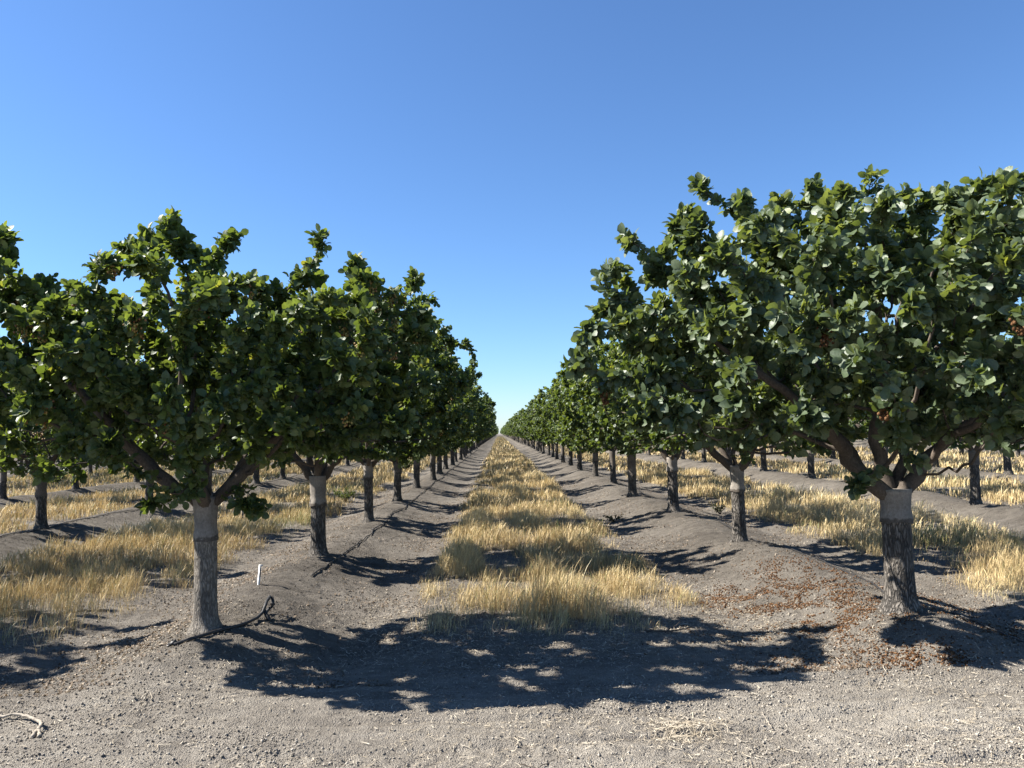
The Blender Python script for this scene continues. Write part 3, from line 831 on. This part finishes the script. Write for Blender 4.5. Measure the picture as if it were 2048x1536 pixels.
NEAR = [(7.0, 12.5, 2900, .0034, 3), (12.5, 20, 1500, .0052, 3), (20, 38, 540, .0095, 2), (38, 90, 110, .024, 2), (90, 420, 16, .07, 2)]
grass_strip('dry_grass', 'tall golden dry grass filling the middle of the central alley', NEAR, 500, (-1.0, 2.15), 8.55, [(2.3, 15.5, .5, .3), (-.9, 13.5, .6, .4), (2.2, 22, .8, .3)])
SIDE = [(7.0, 12.5, 2100, .0034, 3), (12.5, 20, 1200, .0052, 3), (20, 38, 420, .011, 2), (38, 90, 90, .026, 2), (90, 240, 14, .07, 2)]
grass_strip('dry_grass', 'golden dry grass in the alley left of the front left tree', SIDE, 520, (-8.5, -4.55), 8.5, [(-4.9, 18.5, 1.2, .7), (-4.8, 12.5, .6, .3), (-6, 30, 2, .4)])
grass_strip('dry_grass', 'golden dry grass in the alley right of the thick trunked tree', SIDE, 540, (5.75, 9.3), 9.4, [(7.4, 13.5, 1.0, .6), (6.2, 15.5, .6, .4), (8.6, 12.5, .8, .5)])
OUT = [(16, 30, 420, .012, 2), (30, 60, 150, .022, 2), (60, 200, 22, .06, 2)]
grass_strip('dry_grass', 'dry grass in the far left alley between the second and third rows', OUT, 560, (-15.9, -11.5), 15, [(-13, 40, 5, .4)])
grass_strip('dry_grass', 'dry grass in the far right alley between the second and third rows', OUT, 580, (12.6, 16.6), 15)
OUT2 = [(26, 50, 130, .024, 2), (50, 160, 24, .06, 2)]
grass_strip('dry_grass', 'dry grass deep in the orchard on the left beyond the third row', OUT2, 590, (-30, -18.0), 24, [(-25, 45, 8, .4)])
grass_strip('dry_grass', 'dry grass deep in the orchard on the right beyond the third row', OUT2, 595, (19.2, 31), 24)

# ------------------------------------------------------------------ crumbs, straw, litter
OCT = np.array([(1, 0, 0), (-1, 0, 0), (0, 1, 0), (0, -1, 0), (0, 0, 1), (0, 0, -1)], float)
OCF = np.array([(0, 2, 4), (2, 1, 4), (1, 3, 4), (3, 0, 4), (2, 0, 5), (1, 2, 5), (3, 1, 5), (0, 3, 5)])
def scatter_lumps(name, label, cat, x, y, s, tint, mat, rg, sink=.3, flat=.75, dz=0):
    n = len(x)
    a = rg.uniform(0, 6.283, n); c, sn = np.cos(a), np.sin(a)
    sc = s[:, None] * rg.uniform(.6, 1.25, (n, 6))
    V = OCT[None] * sc[..., None]; V = V + rg.normal(0, .22, V.shape) * s[:, None, None]
    V[..., 2] *= flat
    xx = V[..., 0] * c[:, None] - V[..., 1] * sn[:, None]; yy = V[..., 0] * sn[:, None] + V[..., 1] * c[:, None]
    z = ground_z(x, y)
    V = np.stack([xx + x[:, None], yy + y[:, None], V[..., 2] + (z + s * (flat - sink) + dz)[:, None]], -1)
    lp = (np.arange(n)[:, None] * 6 + OCF.ravel()).ravel(); T = np.full(n * 8, 3)
    me = mesh_np(name, V.reshape(-1, 3), lp, np.arange(n * 8) * 3, T, mat, False, np.repeat(tint, 6))
    return tag(obj(name, me), label, cat, kind='stuff')

rg = np.random.default_rng(909)
def rnd_area(n, y0, y1, power=1.0, half=.70, xo=0):
    y = y0 + (y1 - y0) * rg.uniform(0, 1, n) ** power
    x = rg.uniform(-1, 1, n) * (half * y + .3) + xo
    return x, y
x, y = rnd_area(210000, 3.9, 20, 2.3)
cl = fbm(x * 1.1, y * 2.2, 33, 3)
k = rg.uniform(0, 1, len(x)) < np.clip((cl - .25) * 2.4, .15, 1); x, y, cl = x[k], y[k], cl[k]
s = rg.gamma(2.2, .0019, len(x)) * (.7 + .8 * cl); s = np.clip(s * (1 + .05 * np.maximum(y - 7, 0)), np.minimum(.0025, .0025), .0125)
scatter_lumps('soil_crumbs', 'loose crumbs of dry grey soil strewn over the bare ground', 'soil', x, y, s, np.clip(soil_tint(x, y) + rg.normal(0, .22, len(x)), 0, 1), M['clod'], rg)

def scatter_strips(name, label, cat, x, y, L, W, tint, mat, rg, lift=.004, bend=.25, tilt=.25):
    n = len(x); a = rg.uniform(0, 6.283, n); dx, dy = np.cos(a), np.sin(a)
    px, py = -dy, dx; b = rg.normal(0, bend, n) * L
    V = np.zeros((n, 6, 3))
    for i, t in enumerate((-.5, 0, .5)):
        cx = x + dx * L * t + px * b * (1 - 4 * t * t) * .5; cy = y + dy * L * t + py * b * (1 - 4 * t * t) * .5
        cz = ground_z(cx, cy) + lift + rg.uniform(0, 1, n) * tilt * np.minimum(L, .05) * .5
        tz = rg.normal(0, tilt, n) * W
        V[:, 2 * i] = np.stack([cx - px * W / 2, cy - py * W / 2, cz - tz], 1); V[:, 2 * i + 1] = np.stack([cx + px * W / 2, cy + py * W / 2, cz + tz], 1)
    f = np.array([(0, 1, 3, 2), (2, 3, 5, 4)])
    lp = (np.arange(n)[:, None] * 6 + f.ravel()).ravel()
    me = mesh_np(name, V.reshape(-1, 3), lp, np.arange(n * 2) * 4, np.full(n * 2, 4), mat, False, np.repeat(tint, 6))
    return tag(obj(name, me), label, cat, kind='stuff')

# straw: everywhere on the headland, thick round the foot of the grass
x, y = rnd_area(22000, 3.9, 9, 1.4); cl = fbm(x * .9, y * .9, 44, 2); k = cl > .46 + .22 * rg.uniform(-1, 1, len(x)); x, y = x[k], y[k]
x2 = rg.uniform(-1.6, 2.9, 9000); y2 = 6.9 + rg.gamma(2.2, .75, 9000)
x3 = np.concatenate([rg.normal(1.25, .16, 900)]); y3 = rg.normal(5.45, .12, 900)
x4 = rg.uniform(1.2, 3.0, 700); y4 = rg.normal(4.55, .22, 700)
x = np.concatenate([x, x2, x3, x4]); y = np.concatenate([y, y2, y3, y4])
L_s = np.clip(rg.gamma(2, .016, len(x)), .01, .12)
scatter_strips('straw_litter', 'pale straw bits lying on the bare soil and round the grass', 'straw', x, y, L_s, rg.uniform(.0022, .0048, len(x)), rg.beta(2, 1.5, len(x)), M['straw'], rg, lift=.011)
# dry leaf bits along the berms and furrows
n = 42000
y = 6.6 + 26 * rg.uniform(0, 1, n) ** 1.7
side = rg.uniform(0, 1, n)
x = np.where(side < .34, XL - rg.gamma(2.4, .45, n), np.where(side < .58, XL + 1.5 + rg.normal(0, .45, n), np.where(side < .8, XR - 1.3 + rg.normal(0, .5, n), XR + 1.3 + rg.normal(0, .6, n))))
cl = fbm(x * 1.3, y * 1.3, 46, 3); k = rg.uniform(0, 1, n) < np.clip((cl - .33) * 3, .05, 1); x, y = x[k], y[k]
Ln = rg.uniform(.008, .026, len(x)) * (1 + .012 * y)
scatter_strips('dry_leaf_litter', 'pale dry leaf bits scattered along the berms and furrows', 'leaf litter', x, y, Ln, Ln * rg.uniform(.4, .8, len(x)), rg.beta(2, 2, len(x)), M['litter'], rg, bend=.1, tilt=.5)
# rusty catkin litter under the male tree
pts = []
def blobs(cx, cy, sx, sy, n): pts.append(np.stack([rg.normal(cx, sx, n), rg.normal(cy, sy, n)], 1))
for (px, py, a, b, n) in [(1500, 1180, .30, .35, 1500), (1560, 1200, .35, .4, 2000), (1620, 1215, .35, .4, 2200), (1660, 1190, .3, .35, 1300), (1690, 1225, .28, .3, 1000), (1690, 1255, .35, .25, 1300),
                          (1740, 1250, .22, .2, 500), (1460, 1185, .35, .4, 1500), (1560, 1165, .3, .4, 1200), (1790, 1300, .3, .15, 700), (1880, 1310, .22, .08, 600), (1420, 1175, .3, .3, 500), (1860, 1190, .3, .3, 900), (1950, 1250, .5, .3, 1500), (1680, 1300, .5, .15, 500), (1520, 1250, .5, .3, 500), (1500, 965, .1, .1, 60), (1120, 960, .45, .7, 500)]:
    gx, gy = inv(px, py, -.1); blobs(gx, gy, a, b, n)
pts = np.concatenate(pts); cl = fbm(pts[:, 0] * 4.2, pts[:, 1] * 3.2, 48, 2)
cl2 = fbm(pts[:, 0] * 11, pts[:, 1] * 8, 49, 2)
pts = pts[(cl * .6 + cl2 * .4) > .505 + .07 * rg.normal(0, 1, len(pts))]
pts = pts[(pts[:, 1] > 6.0)]
scatter_lumps('fallen_catkins', 'rust brown dried catkins lying in drifts under the large leaved tree', 'catkins', pts[:, 0], pts[:, 1], rg.uniform(.004, .013, len(pts)), rg.uniform(0, 1, len(pts)), M['catkin'], rg, .2, .8)

# ------------------------------------------------------------------ drip hoses
def hose_path(x0, y0, y1, seed, off, step=.10, grow=1.0):
    rg_ = np.random.default_rng(seed); ys_ = []; v = y0
    while v < y1: ys_.append(v); v += step * (1 + grow * (v - y0) * .03)
    ys_ = np.array(ys_)
    xs_ = x0 + off + .14 * (fbm(ys_ * .55, ys_ * 0, seed, 2) - .5) + .03 * (vnoise(ys_ * 3, ys_ * 0, seed + 2) - .5)
    zs_ = ground_z(xs_, ys_) + .012 + .012 * vnoise(ys_ * 2, ys_ * 0, seed + 4)
    return np.stack([xs_, ys_, zs_], 1)
def hose(name, path, r, label, root_loc):
    F = Faces(); tube(F, path, r * .85, 7)
    return tag(obj(name, F.mesh(name, M['hose'])), label, 'hose', 'irrigation hoses along the berms')
pL = hose_path(XL, 10.6, 90, 3, .33)
hose('irrigation_hose', pL, .011, 'long black drip hose winding along the berm of the row left of the grass alley', None)
hose('irrigation_hose', hose_path(XL - 7.3, 12, 70, 5, .22), .011, 'black drip hose on the berm of the second row to the left', None)
pr = hose_path(XR, 9.0, 60, 7, .36)
gxy = [inv(2060, 1283, -.12), inv(1990, 1262, -.08), inv(1920, 1238, -.04), inv(1850, 1212, 0)]
head_ = np.array([(a, b, gz(a, b) + .014) for a, b in gxy] + [(XR + .2, 8.4, gz(XR + .2, 8.4) + .014)])
hose('irrigation_hose', np.concatenate([head_, pr]), .011, 'dusty black drip hose passing the foot of the thick trunked tree', None)

# the loose hose end at the foot of the front left tree
root = empty('loose_hose_end', at(*inv(440, 1262, .0)))
tag(root, 'cut black hose end with bent up tip, at the foot of the front left tree', 'hose', 'irrigation hoses along the berms')
px_pts = [(353, 1281, .045), (344, 1286, .04), (335, 1290, .02), (350, 1288, .02), (375, 1280, .02), (400, 1272, .02), (430, 1263, .02), (458, 1256, .02), (478, 1251, .02), (497, 1244, .03), (515, 1235, .03), (525, 1225, .06), (530, 1213, .12), (534, 1202, .17), (540, 1193, .20), (544, 1194, .19), (546, 1203, .14), (544, 1212, .09), (537, 1219, .05), (531, 1226, .03)]
P3 = []
for (px, py, h) in px_pts:
    # points lifted above the ground: keep the foot under the pixel of the ground contact
    yb = 7.6 + (px - 440) * .0038 - .0
    c = nrm(np.array([(px - 1024) / FPX, -(py - 768) / FPX, -1.])); w = Mw.T @ c
    best_ = None
    for yy in np.linspace(6.2, 9.5, 166):
        t = yy / w[1]; p = np.array([0, 0, H]) + w * t
        e = p[2] - (gz(p[0], p[1]) + h * .8)
        if best_ is None or abs(e) < best_[0]: best_ = (abs(e), p)
    P3.append(best_[1])
P3 = np.array(P3) - np.array(root.location)
F = Faces(); tube(F, P3, .0165, 8); obj('hose_tube', F.mesh('hose_tube', M['hose']), root)
F = Faces(); c0 = P3[12]; 
tube(F, [c0 + np.array([-.01, 0, -.03]), c0 + np.array([.03, -.04, -.09]), c0 + np.array([.08, -.09, -.13])], [.017, .021, .018], 8); obj('hose_connector', F.mesh('hose_connector', M['hose']), root)
F = Faces(); c1 = P3[17]
for i in range(9):
    v, f = bead(rg, .016); F.add(v * rg.uniform(.5, 1.1, 3) + c1 + rg.normal(0, .02, 3), f)
obj('dirt_lump', F.mesh('dirt_lump', M['dark_wood']), root)

# ------------------------------------------------------------------ white stake
sx_, sy_ = inv(518, 1185, -.02); sz = gz(sx_, sy_)
root = empty('marker_stake', (sx_, sy_, sz)); root.rotation_euler = (0, math.radians(6), .72)
tag(root, 'short white plastic stake standing in the soil between the first two left trees', 'stake')
F = Faces(); w_, t_, h_ = .017, .004, .225
prof_ = np.array([(-w_, -w_), (-w_ + t_, -w_), (-w_ + t_, w_ - t_), (w_, w_ - t_), (w_, w_), (-w_, w_)])
V = [np.concatenate([prof_ * (1 if z > 0 else .5), np.full((6, 1), z)], 1) for z in (-.06, .02, h_)]
fs = [(i + 6 * r_, (i + 1) % 6 + 6 * r_, (i + 1) % 6 + 6 * (r_ + 1), i + 6 * (r_ + 1)) for r_ in range(2) for i in range(6)] + [(12, 13, 14, 17), (14, 15, 16, 17)]
F.add(np.concatenate(V), fs); obj('post', F.mesh('post', M['white_plastic'], False), root)
F = Faces()
def box(F, x0, x1, y0, y1, z0, z1):
    v = [(x0, y0, z0), (x1, y0, z0), (x1, y1, z0), (x0, y1, z0), (x0, y0, z1), (x1, y0, z1), (x1, y1, z1), (x0, y1, z1)]
    F.add(v, [(3, 2, 1, 0), (4, 5, 6, 7), (0, 1, 5, 4), (1, 2, 6, 5), (2, 3, 7, 6), (3, 0, 4, 7)])
box(F, -w_ + t_ + .001, w_ - .004, w_ - t_ - .003, w_ - t_ - .0005, .09, .20)
obj('dark_label', F.mesh('dark_label', M['grey_mark'], False), root)
F = Faces(); box(F, -w_ - .002, w_ + .004, -w_ - .002, w_ + .002, h_ + .001, h_ + .012); obj('cap', F.mesh('cap', M['white_plastic'], False), root)

# ------------------------------------------------------------------ dead branches
def branch_from_px(name, label, lines, mat, group=None):
    F = Faces(); first = None
    for pts_, r0, r1_ in lines:
        p3 = []
        for (px, py, h) in pts_:
            a, b = inv(px, py, -.14); p3.append((a, b, gz(a, b) + h))
        p3 = np.array(p3)
        tt = np.linspace(0, 1, len(p3)); t2_ = np.linspace(0, 1, len(p3) * 4)
        p3 = np.stack([np.interp(t2_, tt, p3[:, i]) for i in range(3)], 1)
        p3[1:-1] = (p3[:-2] + p3[1:-1] * 2 + p3[2:]) / 4
        p3 += rg.normal(0, .0035, p3.shape)
        tube(F, p3, np.linspace(r0, r1_, len(p3)), 7, rough=.22, rng=rg)
    return tag(obj(name, F.mesh(name, mat)), label, 'branch', group)
branch_from_px('fallen_branch', 'bleached crooked branch lying on bare soil at the lower left', [([(-60, 1424, .01), (0, 1419, .025), (42, 1418, .04), (62, 1424, .045), (80, 1430, .04), (84, 1438, .03), (72, 1451, .015), (62, 1461, .01)], .010, .014), ([(70, 1450, .015), (62, 1448, .02), (50, 1447, .02)], .011, .007), ([(20, 1419, .03), (28, 1411, .06), (33, 1405, .07)], .005, .002), ([(76, 1448, .02), (80, 1456, .015), (78, 1463, .01)], .012, .010)], M['dead_wood'])
branch_from_px('fallen_twig', 'thin pale twig lying on the bare soil at lower right', [([(1472, 1453, .006), (1482, 1462, .006), (1500, 1465, .006), (1518, 1467, .006)], .005, .003)], M['dead_wood'])
branch_from_px('fallen_twig', 'short straight pale twig on the bare soil right of the straw patch', [([(1522, 1408, .006), (1535, 1420, .006), (1542, 1427, .006)], .004, .005)], M['dead_wood'])
branch_from_px('fallen_branch', 'dark dead branch lying in the shade at the front of the grass', [([(1290, 1255, .02), (1320, 1262, .03), (1350, 1258, .03), (1385, 1248, .03)], .010, .006), ([(1330, 1262, .03), (1350, 1250, .05), (1365, 1240, .06)], .006, .003)], M['dark_wood'])
branch_from_px('fallen_branch', 'pale forked stick lying by the second left row hose', [([(297, 1035, .02), (300, 1025, .08), (304, 1016, .12)], .006, .003), ([(294, 1028, .02), (315, 1026, .04), (330, 1025, .05)], .006, .003)], M['dead_wood'])
branch_from_px('fallen_twig', 'grey twig lying on the soil near the bottom centre', [([(1040, 1508, .006), (1075, 1519, .008), (1100, 1506, .006), (1118, 1497, .006)], .003, .002)], M['dark_wood'])

# ------------------------------------------------------------------ small weeds
def weed(name, label, x, y, h, w, n, mat, seed, L=(.03, .06)):
    rg_ = np.random.default_rng(seed); root = empty(name, at(x, y)); F = Faces(); pos = []; axl = []
    for i in range(max(6, n // 14)):
        a = rg_.uniform(0, 6.28); e = np.array([math.cos(a) * w * rg_.uniform(.2, 1), math.sin(a) * w * rg_.uniform(.2, 1), h * rg_.uniform(.5, 1)])
        m = e * .5 + np.array([0, 0, h * .12]); tube(F, [(0, 0, -.02), m, e], [.005, .003, .002], 4, False)
        for j in range(14):
            t = rg_.uniform(.25, 1); p = (2 * t * (1 - t)) * m + t * t * e; pos.append(p); axl.append(e / np.linalg.norm(e) + rg_.normal(0, .8, 3))
    obj('stems', F.mesh('stems', M['dark_wood']), root)
    pos = np.array(pos); nn_ = len(pos)
    V, lo, st, to, k = build_leaves(pos, np.array(axl), rg_.normal(0, .6, (nn_, 3)) + np.array([0, 0, .8]), rg_.uniform(*L, nn_), rg_, False, .7)
    obj('leaves', mesh_np('leaves', V, lo, st, to, M[mat], True, np.repeat(rg_.uniform(0, 1, nn_), k)), root)
    tag(root, label, 'weed'); return root
wx, wy = inv(1228, 1036, -.15); weed('dry_weed', 'dark withered weed on the bare soil right of the grass, by the third right tree', wx, wy, .16, .26, 150, 'weed', 1)
wx, wy = inv(850, 940, -.15); weed('green_bush', 'greyish green bushy weed between far trunks in the left row', wx - 1.2, wy, .8, .9, 900, 'green_weed', 2, (.06, .12))
wx, wy = inv(1440, 1020, -.15); weed('green_weed', 'dark green weed at the grass edge behind the third right tree', wx, wy, .28, .3, 260, 'weed', 3)
wx, wy = inv(690, 1000, -.15); weed('green_bush', 'yellow green weed clump behind the second left trunk', wx, wy, .42, .5, 500, 'green_weed', 4, (.04, .08))
wx, wy = inv(100, 968, -.15); weed('green_bush', 'pale green weed clump in the grass at far left', wx, wy, .6, 1.0, 700, 'green_weed', 5, (.06, .12))

# ------------------------------------------------------------------ light
KX, KY = 1.12, -.09
sun_dir = Vector((KX, KY, -1)).normalized()
sl = bpy.data.lights.new('sun', 'SUN'); sl.energy = 5.0; sl.angle = math.radians(.53); sl.color = (1, .955, .88)
so = bpy.data.objects.new('sun', sl); COL.objects.link(so)
so.rotation_euler = sun_dir.to_track_quat('-Z', 'Y').to_euler(); so.location = (-20, 5, 25)
el = math.atan2(1, math.hypot(KX, KY)); az = math.atan2(-KX, -KY)
w = bpy.data.worlds.new('World'); SC.world = w; w.use_nodes = True
nt = w.node_tree; nt.nodes.clear()
sky = nt.nodes.new('ShaderNodeTexSky'); sky.sky_type = 'NISHITA'; sky.sun_disc = False
sky.sun_elevation = el; sky.sun_rotation = az
sky.altitude = 50; sky.air_density = 1.0; sky.dust_density = .15; sky.ozone_density = 10
bg = nt.nodes.new('ShaderNodeBackground'); bg.inputs['Strength'].default_value = .064
out = nt.nodes.new('ShaderNodeOutputWorld')
nt.links.new(sky.outputs[0], bg.inputs['Color']); nt.links.new(bg.outputs[0], out.inputs['Surface'])

SC.view_settings.view_transform = 'Standard'; SC.view_settings.look = 'None'
SC.view_settings.exposure = 1.65; SC.view_settings.gamma = 1.0
SC.view_settings.use_curve_mapping = False
SC.render.engine = 'CYCLES'
SC.cycles.max_bounces = 7; SC.cycles.diffuse_bounces = 3; SC.cycles.transmission_bounces = 5; SC.cycles.glossy_bounces = 2
SC.cycles.use_adaptive_sampling = True
SC.cycles.sample_clamp_indirect = 6
